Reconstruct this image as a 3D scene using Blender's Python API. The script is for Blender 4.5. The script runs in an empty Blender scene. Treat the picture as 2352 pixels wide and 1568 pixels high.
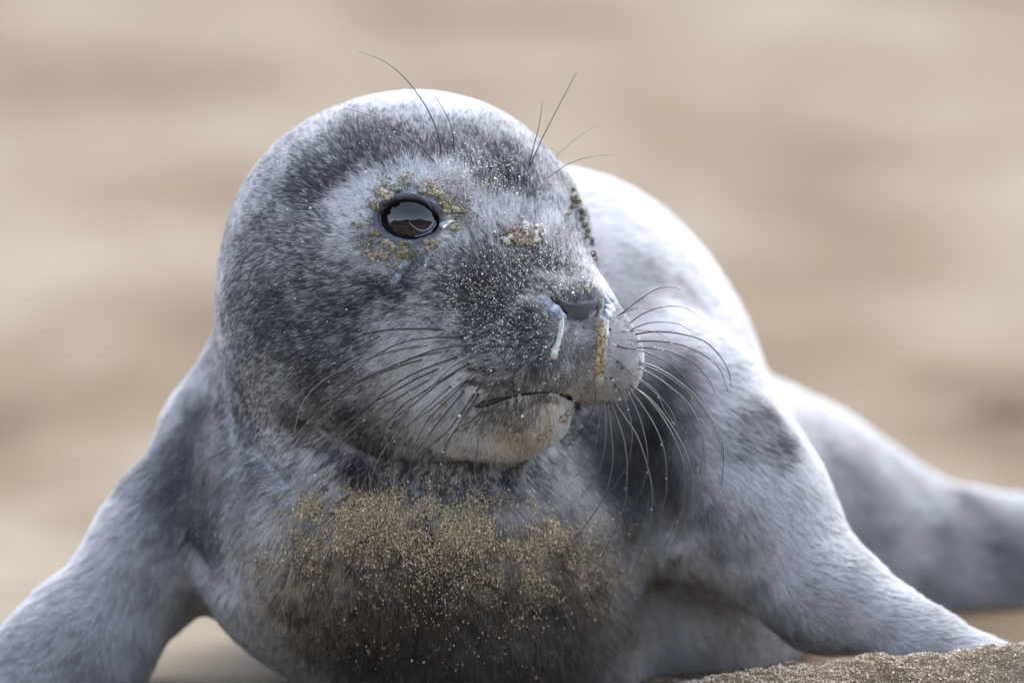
import bpy, math, random
import numpy as np
from mathutils import Vector, Matrix

rng = np.random.default_rng(7)
random.seed(7)
SC = bpy.context.scene
COL = SC.collection

# ------------------------------------------------------------------ camera, world, sun, exposure
FRAME_W = 0.5                        # metres across the picture at the seal's face
S = FRAME_W / 2352.0                 # metres per authoring unit
LENS = 300.0
DIST = FRAME_W * LENS / 36.0         # 4.17 m
DP = DIST / S
PITCH = math.radians(6.6)
TARGET = Vector((0.0, 0.0, 0.185))   # what the centre of the picture looks at (z up, y away)
FWD = Vector((0, math.cos(PITCH), -math.sin(PITCH)))
UPV = Vector((0, math.sin(PITCH), math.cos(PITCH)))
CAMLOC = TARGET - FWD * DIST
cam = bpy.data.cameras.new('camera')
cam.lens = LENS
cam.sensor_width = 36.0
cam.clip_start = 0.1
cam.clip_end = 2000
cam.dof.use_dof = True
cam.dof.focus_distance = DIST + 0.004
cam.dof.aperture_fstop = 3.8
cam_o = bpy.data.objects.new('camera', cam)
COL.objects.link(cam_o)
cam_o.location = CAMLOC
cam_o.rotation_euler = (math.pi / 2 - PITCH, 0, 0)
SC.camera = cam_o

SUN_EL, SUN_AZ = math.radians(48), math.radians(22)   # sun high behind the seal, a little to the right
world = bpy.data.worlds.new('World')
SC.world = world
world.use_nodes = True
wn = world.node_tree
bg = wn.nodes['Background']
sky = wn.nodes.new('ShaderNodeTexSky')
sky.sky_type = 'NISHITA'
sky.sun_disc = False
sky.sun_elevation = SUN_EL
sky.sun_rotation = SUN_AZ
sky.air_density = 1.0
sky.dust_density = 2.0
sky.ozone_density = 1.0
hsv = wn.nodes.new('ShaderNodeHueSaturation')
hsv.inputs['Saturation'].default_value = 0.55
wn.links.new(sky.outputs[0], hsv.inputs['Color'])
wn.links.new(hsv.outputs[0], bg.inputs['Color'])
bg.inputs['Strength'].default_value = 0.15
sun = bpy.data.lights.new('sun', 'SUN')
sun.energy = 0.6
sun.angle = math.radians(34)
sun.color = (1.0, 0.97, 0.93)
sun_o = bpy.data.objects.new('sun', sun)
COL.objects.link(sun_o)
sd = Vector((math.sin(SUN_AZ) * math.cos(SUN_EL), math.cos(SUN_AZ) * math.cos(SUN_EL), math.sin(SUN_EL)))
sun_o.rotation_euler = sd.to_track_quat('Z', 'Y').to_euler()

SC.view_settings.view_transform = 'Standard'
SC.view_settings.look = 'None'
SC.view_settings.exposure = 1.97
SC.view_settings.gamma = 1.0
SC.view_settings.use_curve_mapping = False
SC.render.engine = 'CYCLES'
SC.cycles.max_bounces = 8
SC.cycles.diffuse_bounces = 3
SC.cycles.glossy_bounces = 3
SC.cycles.transmission_bounces = 5
SC.cycles.transparent_max_bounces = 8
SC.cycles.use_denoising = True

# ------------------------------------------------------------------ frame helpers
# authoring frame: x right, y down, w away from the camera, unit S metres, origin at TARGET
RIGHT = Vector((1, 0, 0))
R_ = np.array([[1, 0, 0], [0, -UPV.y, FWD.y], [0, -UPV.z, FWD.z]])   # columns: x, y(down), w in world
R_ = np.array([[RIGHT.x, -UPV.x, FWD.x], [RIGHT.y, -UPV.y, FWD.y], [RIGHT.z, -UPV.z, FWD.z]])

def F(px, py, w=0.0):
    k = 1 + w / DP
    return np.array([(px - 1176) * k, (py - 784) * k, w], dtype=np.float64)

def world_pts(p):
    p = np.atleast_2d(p)
    return p @ R_.T * S + np.array(TARGET)

def frame_pts(pw):
    return ((np.atleast_2d(pw) - np.array(TARGET)) / S) @ R_

def screen(p):
    k = 1 + p[:, 2] / DP
    return p[:, 0] / k + 1176, p[:, 1] / k + 784

# ------------------------------------------------------------------ value noise
_perm = rng.permutation(256)
_perm = np.concatenate([_perm, _perm, _perm])
_rv = rng.random(256).astype(np.float32)
def vnoise(p, scale):
    q = np.asarray(p, dtype=np.float64) / scale
    i = np.floor(q).astype(np.int64)
    f = (q - i).astype(np.float32)
    f = f * f * (3 - 2 * f)
    i &= 255
    out = 0
    for dx in (0, 1):
        wx = f[:, 0] if dx else 1 - f[:, 0]
        a = _perm[i[:, 0] + dx]
        for dy in (0, 1):
            wy = f[:, 1] if dy else 1 - f[:, 1]
            b = _perm[(a + i[:, 1] + dy) & 255]
            for dz in (0, 1):
                wz = f[:, 2] if dz else 1 - f[:, 2]
                c = _rv[_perm[(b + i[:, 2] + dz) & 255]]
                out = out + wx * wy * wz * c
    return out
def fbm(p, scale, octv=3):
    o, a, t = 0, 1.0, 0
    for k in range(octv):
        o = o + a * vnoise(np.asarray(p) + 31.7 * k, scale / 2 ** k)
        t += a
        a *= 0.5
    return o / t
def vec_noise(p, scale):
    return np.stack([vnoise(p, scale) - .5, vnoise(p + 911.3, scale) - .5, vnoise(p + 377.1, scale) - .5], 1) * 2

# ------------------------------------------------------------------ object helpers
def link(name, data, parent=None, mat=None):
    o = bpy.data.objects.new(name, data)
    COL.objects.link(o)
    if mat is not None:
        data.materials.append(mat)
    if parent is not None:
        o.parent = parent
    return o

def mesh_np(name, verts, faces, smooth=True):
    """verts (N,3) world, faces (M,k) int array or list of arrays"""
    me = bpy.data.meshes.new(name)
    verts = np.asarray(verts, dtype=np.float32)
    faces = np.asarray(faces, dtype=np.int32)
    n, k = faces.shape
    me.vertices.add(len(verts))
    me.vertices.foreach_set('co', verts.ravel())
    me.loops.add(n * k)
    me.loops.foreach_set('vertex_index', faces.ravel())
    me.polygons.add(n)
    me.polygons.foreach_set('loop_start', np.arange(0, n * k, k, dtype=np.int32))
    me.polygons.foreach_set('loop_total', np.full(n, k, dtype=np.int32))
    if smooth:
        me.polygons.foreach_set('use_smooth', np.ones(n, dtype=bool))
    me.update(calc_edges=True)
    return me

def set_color(me, cols, name='coat', domain='POINT'):
    a = me.attributes.new(name, 'FLOAT_COLOR', domain)
    c = np.ones((len(cols), 4), dtype=np.float32)
    c[:, :3] = cols
    a.data.foreach_set('color', c.ravel())

def info(o, label=None, cat=None, group=None, kind=None):
    if label: o['label'] = label
    if cat: o['category'] = cat
    if group: o['group'] = group
    if kind: o['kind'] = kind
    return o

class NB:
    """tiny node builder"""
    def __init__(s, name):
        s.m = bpy.data.materials.new(name)
        s.m.use_nodes = True
        s.t = s.m.node_tree
        s.b = s.t.nodes['Principled BSDF']
        s.out = s.t.nodes['Material Output']
    def n(s, typ, **kw):
        nd = s.t.nodes.new(typ)
        for k, v in kw.items():
            if k in nd.inputs: nd.inputs[k].default_value = v
            else: setattr(nd, k, v)
        return nd
    def l(s, a, b): s.t.links.new(a, b)
    def ramp(s, fac, stops):
        r = s.n('ShaderNodeValToRGB')
        e = r.color_ramp.elements
        while len(e) < len(stops): e.new(0.5)
        for el, (p, c) in zip(e, stops):
            el.position = p
            el.color = (*c, 1)
        s.l(fac, r.inputs[0])
        return r
# ------------------------------------------------------------------ the seal's body as a signed distance field
def rotm(a, b, c):
    return np.stack([np.asarray(a) / np.linalg.norm(a), np.asarray(b) / np.linalg.norm(b), np.asarray(c) / np.linalg.norm(c)])
HF = np.array([0.74, 0.14, -0.66]); HF /= np.linalg.norm(HF)      # where the face points
HL = np.array([0.67, -0.02, 0.745]); HL -= HF * HL.dot(HF); HL /= np.linalg.norm(HL)   # towards the far side
HU = np.cross(HF, HL); HU /= np.linalg.norm(HU)
if HU[1] > 0: HU = -HU
HROT = rotm(HF, HL, HU)

def ell(p, c, r, rot=None):
    q = (p - c).astype(np.float32)
    if rot is not None: q = q @ rot.T.astype(np.float32)
    r = np.asarray(r, dtype=np.float32)
    a = q / r
    k0 = np.sqrt(np.einsum('ij,ij->i', a, a)) + 1e-6
    b = a / r
    k1 = np.sqrt(np.einsum('ij,ij->i', b, b)) + 1e-9
    return k0 * (k0 - 1) / k1

def cone(p, a, b, ra, rb, flat=None):
    """capsule with blended radius; flat=(axis, factor) squashes across an axis"""
    ba = b - a
    q = (p - a).astype(np.float32)
    t = np.clip(q @ (ba / ba.dot(ba)).astype(np.float32), 0, 1)
    d = q - t[:, None] * ba.astype(np.float32)
    if flat is not None:
        ax, f = flat
        ax = np.asarray(ax, dtype=np.float32); ax = ax / np.linalg.norm(ax)
        d = d + (d @ ax)[:, None] * ax * (f - 1)
    return np.sqrt(np.einsum('ij,ij->i', d, d)) - (ra + (rb - ra) * t)

def smin(a, b, k):
    h = np.maximum(k - np.abs(a - b), 0) / k
    return np.minimum(a, b) - h * h * k * 0.25
def smax(a, b, k):
    return -smin(-a, -b, k)

EYE_N = F(946, 512, 78)           # eyeball centre near side
EYE_R = 84.0
EYE_DIR = np.array([-0.10, -0.10, -1.0]); EYE_DIR /= np.linalg.norm(EYE_DIR)
EYE_F = F(1262, 530, 462)
NOSE = F(1325, 705, 70)

HEAD = []   # (fn, k)
def base_sdf(p):
    d = ell(p, F(919, 625, 420), (420, 412, 425))                                    # cranium
    d = smin(d, ell(p, F(1000, 560, 400), (330, 330, 300)), 80)
    d = smin(d, ell(p, F(870, 800, 380), (340, 270, 350)), 140)                      # jowl
    d = smin(d, cone(p, F(1150, 545, 290), F(1285, 700, 170), 152, 108), 110)        # bridge of the nose
    d = smin(d, ell(p, F(1190, 760, 200), (235, 200, 150), HROT), 90)                # muzzle core
    d = smin(d, ell(p, F(1190, 815, 110), (150, 140, 105), HROT), 60)                # near whisker pad
    d = smin(d, ell(p, F(1372, 822, 190), (112, 92, 108), HROT), 60)                 # far whisker pad
    d = smin(d, ell(p, F(1317, 712, 110), (72, 96, 66), HROT), 35)                   # nose pad
    d = smin(d, ell(p, F(1165, 940, 175), (160, 125, 100), HROT), 55)
    d = smin(d, ell(p, F(1050, 925, 200), (185, 128, 150)), 70)                 # chin
    d = smin(d, cone(p, F(1130, 930, 210), F(900, 870, 350), 122, 200), 70)          # lower jaw
    d = smin(d, ell(p, F(1000, 640, 130), (150, 120, 100)), 90)                      # cheek below the eye
    d = smin(d, ell(p, F(965, 430, 170), (150, 70, 110)), 70)                        # brow
    d = smin(d, ell(p, F(1236, 470, 400), (70, 80, 100)), 50)                        # far brow
    # neck and trunk
    b = ell(p, F(850, 990, 600), (395, 400, 400))
    b = smin(b, ell(p, F(955, 1250, 570), (525, 372, 440)), 160)                     # chest
    b = smin(b, ell(p, F(1115, 1500, 640), (375, 260, 400)), 160)                    # lower chest
    b = smin(b, ell(p, F(1135, 1000, 1100), (640, 645, 640)), 200)
    b = smin(b, ell(p, F(1300, 850, 1250), (385, 452, 500)), 120)
    b = smin(b, ell(p, F(1480, 1350, 1050), (430, 330, 430)), 120)                   # shoulders and back
    b = smin(b, cone(p, F(612, 790, 640), F(560, 985, 690), 112, 158), 90)
    b = smin(b, cone(p, F(1330, 1130, 1500), F(1740, 1240, 1850), 520, 352), 250)
    b = smin(b, cone(p, F(1740, 1240, 1850), F(2260, 1322, 1980), 338, 180), 150)    # hindquarters
    b = smin(b, cone(p, F(2260, 1322, 1980), F(2700, 1305, 2080), 180, 165), 100)
    d = smin(d, b, 70)
    # far fore flipper (right of the picture)
    a = cone(p, F(1550, 970, 640), F(1690, 1150, 560), 235, 190)
    a = smin(a, cone(p, F(1690, 1160, 560), F(1885, 1360, 470), 198, 140, ((0.6, -0.5, -.6), 1.15)), 120)
    a = smin(a, cone(p, F(1890, 1350, 470), F(2120, 1470, 400), 132, 88, ((0.3, -0.8, -.5), 1.3)), 60)
    a = smin(a, cone(p, F(2120, 1470, 400), F(2320, 1525, 350), 88, 42, ((0.1, -0.9, -.4), 1.5)), 40)
    d = smin(d, a, 130)
    # near fore flipper (left of the picture)
    a = cone(p, F(545, 1030, 720), F(395, 1240, 660), 172, 146)
    a = smin(a, cone(p, F(395, 1240, 660), F(190, 1480, 560), 146, 148, ((0.5, 0.3, -.8), 1.25)), 120)
    a = smin(a, cone(p, F(190, 1480, 560), F(-60, 1640, 480), 150, 110, ((0.3, -0.6, -.8), 1.4)), 80)
    d = smin(d, a, 80)
    return d

def trace(fn, px, py, w0=-400, w1=3500, n=70):
    """first surface along the camera ray through a picture point (arrays allowed)"""
    px = np.atleast_1d(np.asarray(px, dtype=np.float64)); py = np.atleast_1d(np.asarray(py, dtype=np.float64))
    w = np.full(len(px), float(w0))
    act = np.arange(len(px))
    for _ in range(n):
        k = 1 + w[act] / DP
        p = np.stack([(px[act] - 1176) * k, (py[act] - 784) * k, w[act]], 1)
        d = fn(p)
        w[act] = np.minimum(w[act] + np.clip(d * 0.85, -50, 200), w1)
        act = act[(np.abs(d) > .25) & (w[act] < w1)]
        if len(act) == 0: break
    k = 1 + w / DP
    return np.stack([(px - 1176) * k, (py - 784) * k, w], 1), w < w1 - 1

def polyline_dist(p, pts, width=None):
    """distance to a 3D polyline, and the parameter 0..1 along it"""
    best = np.full(len(p), 1e9); tt = np.zeros(len(p))
    n = len(pts) - 1
    for i in range(n):
        a, b = pts[i], pts[i + 1]
        ba = b - a
        t = np.clip((p - a) @ (ba / (ba.dot(ba) + 1e-9)), 0, 1)
        q = p - a - t[:, None] * ba
        d = np.sqrt(np.einsum('ij,ij->i', q, q))
        m = d < best
        best[m] = d[m]; tt[m] = (i + t[m]) / n
    return best, tt

def spline(pts, n=24):
    pts = np.asarray(pts, dtype=np.float64)
    if len(pts) == 2:
        t = np.linspace(0, 1, n)[:, None]
        return pts[0] * (1 - t) + pts[1] * t
    P = np.vstack([2 * pts[0] - pts[1], pts, 2 * pts[-1] - pts[-2]])
    out = []
    seg = len(pts) - 1
    for u in np.linspace(0, seg - 1e-6, n):
        i = int(u); t = u - i
        p0, p1, p2, p3 = P[i:i + 4]
        out.append(0.5 * (2 * p1 + (p2 - p0) * t + (2 * p0 - 5 * p1 + 4 * p2 - p3) * t * t + (3 * p1 - p0 - 3 * p2 + p3) * t ** 3))
    return np.array(out)

# grooves (positive) and ridges (negative) pressed into the skin: picture polyline, depth, half width
GROOVES_2D = [
    ([(700, 1090), (780, 1125), (880, 1140), (1010, 1110)], 18, 36),     # behind the jowl
    ([(690, 960), (800, 1030), (920, 1075), (1050, 1085)], 20, 18),
    ([(720, 1050), (850, 1100), (1000, 1122), (1120, 1112)], -16, 18),
    ([(560, 1010), (680, 1130), (760, 1190)], 24, 22),
    ([(850, 1085), (980, 1110), (1100, 1090), (1200, 1070)], 75, 34),                            # under the chin
    ([(420, 1230), (470, 1290), (560, 1370)], 20, 26),
    ([(455, 860), (470, 1010), (480, 1100)], -8, 40),
    ([(505, 880), (530, 980), (545, 1080)], 14, 26),
    ([(1088, 932), (1150, 915), (1215, 902), (1262, 899), (1300, 908), (1326, 935)], 17, 8),      # mouth
    ([(905, 650), (930, 610), (945, 565)], 12, 14),                                               # tear track
    ([(880, 690), (905, 665)], 18, 18),
    ([(1010, 530), (1060, 505)], 10, 14),
    ([(1450, 1000), (1500, 1130), (1560, 1250)], 24, 50),
    ([(1240, 684), (1272, 702), (1296, 722)], 26, 11),                                             # near nostril
    ([(1398, 686), (1388, 710), (1380, 730)], 20, 9),                                             # far nostril
    ([(1330, 730), (1318, 790), (1308, 850)], 9, 14),                                             # philtrum
    ([(1300, 655), (1245, 655), (1208, 690), (1225, 730)], -9, 22),
    ([(690, 400), (730, 430), (750, 470)], 5, 40),                                               # ear dimple
]
GROOVES = []
for pts, depth, wd in GROOVES_2D:
    q, ok = trace(base_sdf, [a[0] for a in pts], [a[1] for a in pts])
    GROOVES.append((spline(q, 12), depth, wd))

def body_sdf(p):
    d = base_sdf(p)
    for pl, depth, wd in GROOVES:
        lo, hi = pl.min(0) - 4 * wd, pl.max(0) + 4 * wd
        m = np.all((p > lo) & (p < hi), axis=1)
        if m.any():
            r, t = polyline_dist(p[m], pl)
            fade = np.clip(np.minimum(t, 1 - t) * 5, 0, 1) ** .7
            d[m] += depth * np.exp(-(r / wd) ** 2) * fade
    # eye sockets
    for c, e, r in ((EYE_N, EYE_DIR, EYE_R), (EYE_F, HL * .9 - HF * 0.0 + np.array([0.25, 0, 0]), EYE_R)):
        m = np.linalg.norm(p - c, axis=1) < 260
        if m.any():
            e = e / np.linalg.norm(e)
            q = p[m] - c
            ball = np.linalg.norm(q, axis=1) - (r + 14)
            dd = smin(d[m], ball, 30)                                   # lids hug the eyeball
            ax = np.cross(e, [0, 1, 0.0]); ax /= np.linalg.norm(ax)
            up = np.cross(ax, e)
            u = q @ ax; v = q @ up; wv = q @ e
            tilt = 0.10
            u2 = u * math.cos(tilt) + v * math.sin(tilt); v2 = -u * math.sin(tilt) + v * math.cos(tilt)
            hole = (np.sqrt((u2 / 70) ** 2 + (v2 / 48) ** 2) - 1) * 44
            hole = np.maximum(hole, -wv)
            inner = np.linalg.norm(q, axis=1) - (r - 4)
            cut = np.minimum(hole, inner)
            dd = smax(dd, -cut, 10)
            d[m] = dd
    return d

def grad(fn, p, e=2.0):
    g = np.zeros_like(p)
    k = np.array([[1, -1, -1], [-1, -1, 1], [-1, 1, -1], [1, 1, 1]], dtype=np.float64)
    s = np.zeros(len(p))
    for v in k:
        f = fn(p + v * e)
        g += v * f[:, None]; s += f
    return g / (4 * e), s / 4

def surface_nets(fn, lo, hi, h):
    lo = np.array(lo, float)
    n = np.ceil((np.array(hi) - lo) / h).astype(int) + 1
    xs, ys, zs = (lo[i] + h * np.arange(n[i]) for i in range(3))
    V = np.empty(n, dtype=np.float32)
    for i, x in enumerate(xs):
        Y, Z = np.meshgrid(ys, zs, indexing='ij')
        p = np.stack([np.full(Y.size, x), Y.ravel(), Z.ravel()], 1)
        V[i] = fn(p).reshape(Y.shape)
    inside = V < 0
    c = np.zeros(n - 1, dtype=np.int8)
    for dx in (0, 1):
        for dy in (0, 1):
            for dz in (0, 1):
                c += inside[dx:n[0] - 1 + dx, dy:n[1] - 1 + dy, dz:n[2] - 1 + dz]
    act = (c > 0) & (c < 8)
    idx = np.full(act.shape, -1, dtype=np.int64)
    cells = np.argwhere(act)
    idx[act] = np.arange(len(cells))
    acc = np.zeros((len(cells), 3)); cnt = np.zeros(len(cells))
    corners = [(a, b, d) for a in (0, 1) for b in (0, 1) for d in (0, 1)]
    for i in range(8):
        for j in range(i + 1, 8):
            A, B = np.array(corners[i]), np.array(corners[j])
            if np.abs(A - B).sum() != 1: continue
            ca, cb = cells + A, cells + B
            va = V[ca[:, 0], ca[:, 1], ca[:, 2]]; vb = V[cb[:, 0], cb[:, 1], cb[:, 2]]
            m = (va < 0) != (vb < 0)
            t = np.where(m, va / (va - vb + 1e-12), 0)[:, None]
            acc += np.where(m[:, None], A + (B - A) * t, 0); cnt += m
    verts = lo + (cells + acc / cnt[:, None]) * h
    faces = []
    for ax in range(3):
        a, b = [k for k in range(3) if k != ax]
        sl0 = [slice(None)] * 3; sl1 = [slice(None)] * 3
        sl0[ax] = slice(0, -1); sl1[ax] = slice(1, None)
        s0, s1 = inside[tuple(sl0)], inside[tuple(sl1)]
        e = np.argwhere(s0 != s1)
        e = e[(e[:, a] > 0) & (e[:, b] > 0) & (e[:, a] < n[a] - 1) & (e[:, b] < n[b] - 1)]
        flip = s0[e[:, 0], e[:, 1], e[:, 2]]
        def at(da, db):
            q = e.copy(); q[:, a] -= da; q[:, b] -= db
            return idx[q[:, 0], q[:, 1], q[:, 2]]
        quad = np.stack([at(0, 0), at(1, 0), at(1, 1), at(0, 1)], 1)
        if ax == 1: flip = ~flip
        quad[flip] = quad[flip][:, ::-1]
        faces.append(quad)
    return verts, np.concatenate(faces)

def subdivide(verts, faces):
    n = len(verts)
    e = np.stack([faces, np.roll(faces, -1, 1)], 2).reshape(-1, 2)
    es = np.sort(e, 1)
    key = es[:, 0] * n + es[:, 1]
    uk, inv = np.unique(key, return_inverse=True)
    mid = (verts[uk // n] + verts[uk % n]) / 2
    fc = verts[faces].mean(1)
    ei = inv.reshape(-1, 4) + n
    fi = np.arange(len(faces)) + n + len(uk)
    v = np.vstack([verts, mid, fc])
    f = [np.stack([faces[:, k], ei[:, k], fi, ei[:, (k + 3) % 4]], 1) for k in range(4)]
    return v, np.concatenate(f)

def project(fn, v, steps=2, cap=8.0):
    for _ in range(steps):
        g, s = grad(fn, v)
        gl = (g * g).sum(1)
        st = g * (s / np.maximum(gl, 0.15))[:, None]
        l = np.linalg.norm(st, axis=1)
        v = v - st * np.minimum(1, cap / np.maximum(l, 1e-6))[:, None]
    return v

import time as _time
_t0 = _time.time()
bv, bf = surface_nets(body_sdf, (-1450, -650, -160), (1900, 1060, 2500), 20.0)
bv = project(body_sdf, bv, 2)
for _ in range(2):
    bv, bf = subdivide(bv, bf)
    bv = project(body_sdf, bv, 2, 6)
print('body verts', len(bv), 'faces', len(bf), round(_time.time() - _t0, 1))
bn, _ = grad(body_sdf, bv)
bn /= np.linalg.norm(bn, axis=1)[:, None] + 1e-9
# ------------------------------------------------------------------ coat: markings, stain, painted rim and shade, fur direction
def anchors(rows):
    q, ok = trace(base_sdf, [r[0] for r in rows], [r[1] for r in rows])
    return q[ok], [r for r, k in zip(rows, ok) if k]

FOLP = [(700,428),(848,412),(985,402),(565,405),(425,335),(295,265),(620,603),(755,597),(895,570),(1040,545),(485,578),(360,535),(235,470),(500,742),(650,745),(805,725),(945,685),(345,715),(930,215),(1060,190),(770,240),(630,225)]
# x, y, radius, lightness (0 dark .. 1 pale), strength
MARKS_SHADING = [
 (900,240,130,.85,.8),(1060,255,120,.85,.8),(1180,310,70,.7,.7),(700,320,110,.7,.8),(560,480,100,.72,.8),(510,640,70,.75,.8),(510,760,60,.7,.7),  # backlit rim of the crown and left edge painted in as pale coat
 (870,305,75,.12,.9),(960,330,75,.22,.8),(1060,335,70,.16,.9),(1150,345,70,.3,.8),(780,350,70,.22,.8),(800,300,60,.3,.7),
 (850,350,60,.1,.8),(1180,380,60,.18,.8),(1110,300,60,.42,.7),(1000,290,50,.5,.6),
 (700,450,75,.14,.9),(740,400,50,.12,.8),(620,540,75,.3,.8),(560,640,70,.25,.8),(640,680,80,.15,.85),(690,600,70,.4,.7),
 (760,640,80,.24,.8),(700,780,90,.2,.85),(800,720,75,.2,.85),(600,780,75,.2,.8),(560,880,60,.22,.8),(720,860,70,.22,.8),(790,800,60,.3,.7),
 (660,500,60,.45,.7),(740,540,60,.45,.7),
 (860,440,62,.92,.9),(930,400,55,.9,.85),(1010,390,55,.85,.85),(1070,420,50,.8,.8),(800,505,55,.9,.85),(820,580,50,.7,.8),(880,600,50,.65,.7),
 (1000,345,45,.12,.7),(900,355,50,.12,.8),(820,400,40,.15,.7),
 (1090,500,60,.82,.8),(1050,560,60,.85,.8),(1150,490,60,.85,.8),(1210,500,55,.85,.85),(1270,520,60,.85,.85),(1010,620,55,.7,.8),(960,680,50,.65,.7),
 (1150,420,50,.12,.85),(1210,430,50,.14,.85),(1110,400,40,.3,.7),(1240,400,45,.5,.7),(1290,460,40,.75,.8),
 (1330,600,45,.8,.8),(1370,660,35,.85,.8),
 (1080,650,75,.12,.9),(1150,650,75,.1,.9),(1040,600,45,.3,.7),(1180,700,60,.06,.95),(1240,620,55,.14,.85),(1120,720,60,.14,.85),(1270,580,40,.5,.7),
 (1300,620,40,.3,.7),(1325,716,34,.0,.97),(1290,706,24,.0,.95),(1360,706,24,.0,.95),(1190,760,55,.08,.9),(1250,790,50,.16,.8),(1330,800,50,.3,.7),(1160,800,45,.2,.7),(1230,850,45,.3,.7),(1300,850,48,.28,.85),(1350,800,36,.3,.8),(1245,800,45,.2,.85),(1345,750,28,.25,.8),(1180,880,30,.35,.6),(1245,905,24,.05,.7),
 (1212,685,24,.82,.9),(1240,648,24,.8,.9),(1290,640,24,.78,.8),(1338,655,22,.55,.7),
 (1325,770,20,.6,.6),(1600,1430,80,.85,.8),(1740,1500,70,.85,.8),(1500,1480,70,.7,.7),
 (890,678,40,.0,.95),(868,650,24,.0,.9),(930,635,20,.0,.9),(862,655,22,.05,.9),(915,655,26,.0,.95),(940,600,18,.1,.8),(910,650,30,.2,.7),(850,660,40,.35,.6),
 (930,790,60,.8,.85),(1000,790,50,.85,.85),(930,860,60,.92,.9),(1000,880,60,.92,.9),(1060,850,50,.85,.8),(1080,900,40,.7,.7),
 (1130,850,45,.55,.7),(1180,880,40,.5,.6),(870,770,50,.5,.7),(880,900,50,.6,.7),
 (1410,830,48,.52,.85),(1455,800,30,.85,.9),(1420,890,40,.66,.8),(1400,760,30,.6,.7),(1350,870,30,.4,.6),
 (980,960,55,.75,.8),(1060,940,45,.7,.7),(1110,1000,50,.9,.8),(940,1010,40,.6,.7),(1060,1010,50,.85,.85),(1150,1030,50,.9,.85),(1240,990,45,.9,.85),(1130,955,48,.42,.85),(1210,950,45,.40,.85),(1010,950,50,.7,.8),(1000,1010,45,.7,.8),(930,960,50,.5,.8),(1290,925,30,.5,.8),(1290,945,30,.85,.8),
 (740,900,50,.12,.85),(800,960,48,.12,.85),(690,970,50,.12,.85),(860,1010,45,.15,.8),(860,1060,50,.1,.9),(930,1085,45,.0,.95),(1010,1098,45,.0,.95),(1090,1100,45,.0,.95),(1170,1095,42,.0,.95),(850,1055,36,.05,.9),(770,1075,24,.5,.75),(850,1104,22,.5,.75),(930,1122,22,.45,.7),(1010,1126,22,.4,.7),(1230,1085,34,.1,.8),  # shade under the jaw and in the jowl folds painted as dark marks
 (780,1030,40,.2,.8),(640,870,45,.45,.7),(630,1000,45,.65,.8),(700,1060,45,.75,.8),(760,1100,45,.6,.7),(590,900,40,.5,.7),(900,1100,50,.3,.7),
 (445,1090,125,.04,.97),(430,1010,100,.08,.9),(480,950,70,.15,.8),(465,1190,100,.06,.9),(510,1120,80,.12,.85),(475,1250,60,.1,.85),(400,1180,40,.2,.7),(322,1075,55,.25,.8),
 (540,930,35,.15,.75),(600,1100,60,.32,.8),(560,1000,50,.3,.7),(660,1150,50,.45,.7),(520,1040,40,.3,.7),(560,820,40,.5,.7),(450,860,50,.45,.6),(500,1240,50,.15,.8),(630,1180,60,.7,.7),(560,1190,50,.3,.6),
 (1480,900,80,.12,.9),(1530,870,50,.1,.9),(1520,1000,90,.08,.95),(1450,1060,95,.08,.95),(1380,1080,80,.05,.95),(1480,980,80,.0,.95),(1560,1090,75,.12,.9),
 (1350,1000,60,.12,.85),(1300,1060,50,.5,.7),(1430,1190,80,.15,.9),(1280,1180,70,.3,.8),(1340,1250,70,.3,.8),(1500,1170,60,.3,.7),(1230,1110,60,.35,.7),
 (1440,750,50,.35,.7),(1500,800,40,.5,.6),
 (1740,950,48,.12,.9),(1770,1020,48,.12,.9),(1690,1000,40,.35,.8),(1700,940,40,.4,.7),(1620,1150,50,.3,.8),(1650,1240,45,.35,.8),(1700,1180,35,.35,.7),(1720,1250,30,.4,.6),
 (1480,620,75,.4,.8),(1450,700,60,.35,.8),(1560,680,65,.5,.75),(1610,760,50,.6,.6),(1650,870,50,.6,.6),(1590,1000,45,.7,.7),(1640,1080,45,.75,.7),
 (1930,1080,90,.38,.85),(1980,1190,80,.4,.85),(1880,1020,50,.5,.7),(2270,1220,80,.28,.9),(2200,1150,60,.15,.9),(2160,1230,60,.35,.8),(2300,1300,60,.3,.7),(2110,1350,35,.3,.8),
 (1790,1430,55,.35,.8),(1730,1340,45,.35,.7),(1860,1490,60,.3,.8),(330,1350,60,.6,.6),(260,1450,60,.55,.6),(330,1500,60,.35,.7),(40,1500,50,.5,.6),(200,1550,60,.4,.6),
]
MARKS_SHADING += [(((1060 + a / 4.2375) * .9408), ((760 + b / 4.2375) * .9408), 9, .0, .9) for a, b in FOLP]
MQ, MR = anchors(MARKS_SHADING)
# x, y, radius, strength : sand stain
STAIN = [(800,1130,70,.6),(900,1160,110,.95),(1010,1180,120,.95),(1100,1250,150,.95),(950,1280,160,1),(1150,1350,180,1),(1000,1420,260,1),(1050,1560,300,1),
         (1330,1370,110,.8),(1260,1280,90,.55),(740,1290,100,.7),(600,1270,60,.4),(680,1390,100,.75),(840,1420,120,1),(1250,1420,120,1),(1250,1500,200,1),(800,1460,150,.8),(1390,1230,60,.3),
         (1500,1330,55,.8),(1610,1320,45,.7),(470,1370,45,.5),(1430,1430,100,.8),(700,1160,40,.4)]
SQ, SR = anchors(STAIN)
WET_SHADE = [(1000,1450,190,1),(900,1560,250,1),(1150,1560,260,1),(1300,1440,120,.9),(830,1490,110,.7),(1380,1500,110,.9),(860,1300,40,.8),(1560,1320,50,1),(1640,1335,40,1),(1460,1350,70,.9),(470,1370,60,.9),(1250,1380,60,.5)]  # wet lower chest; shade there and in the armpits painted in too
WQ, WR = anchors(WET_SHADE)
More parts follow.
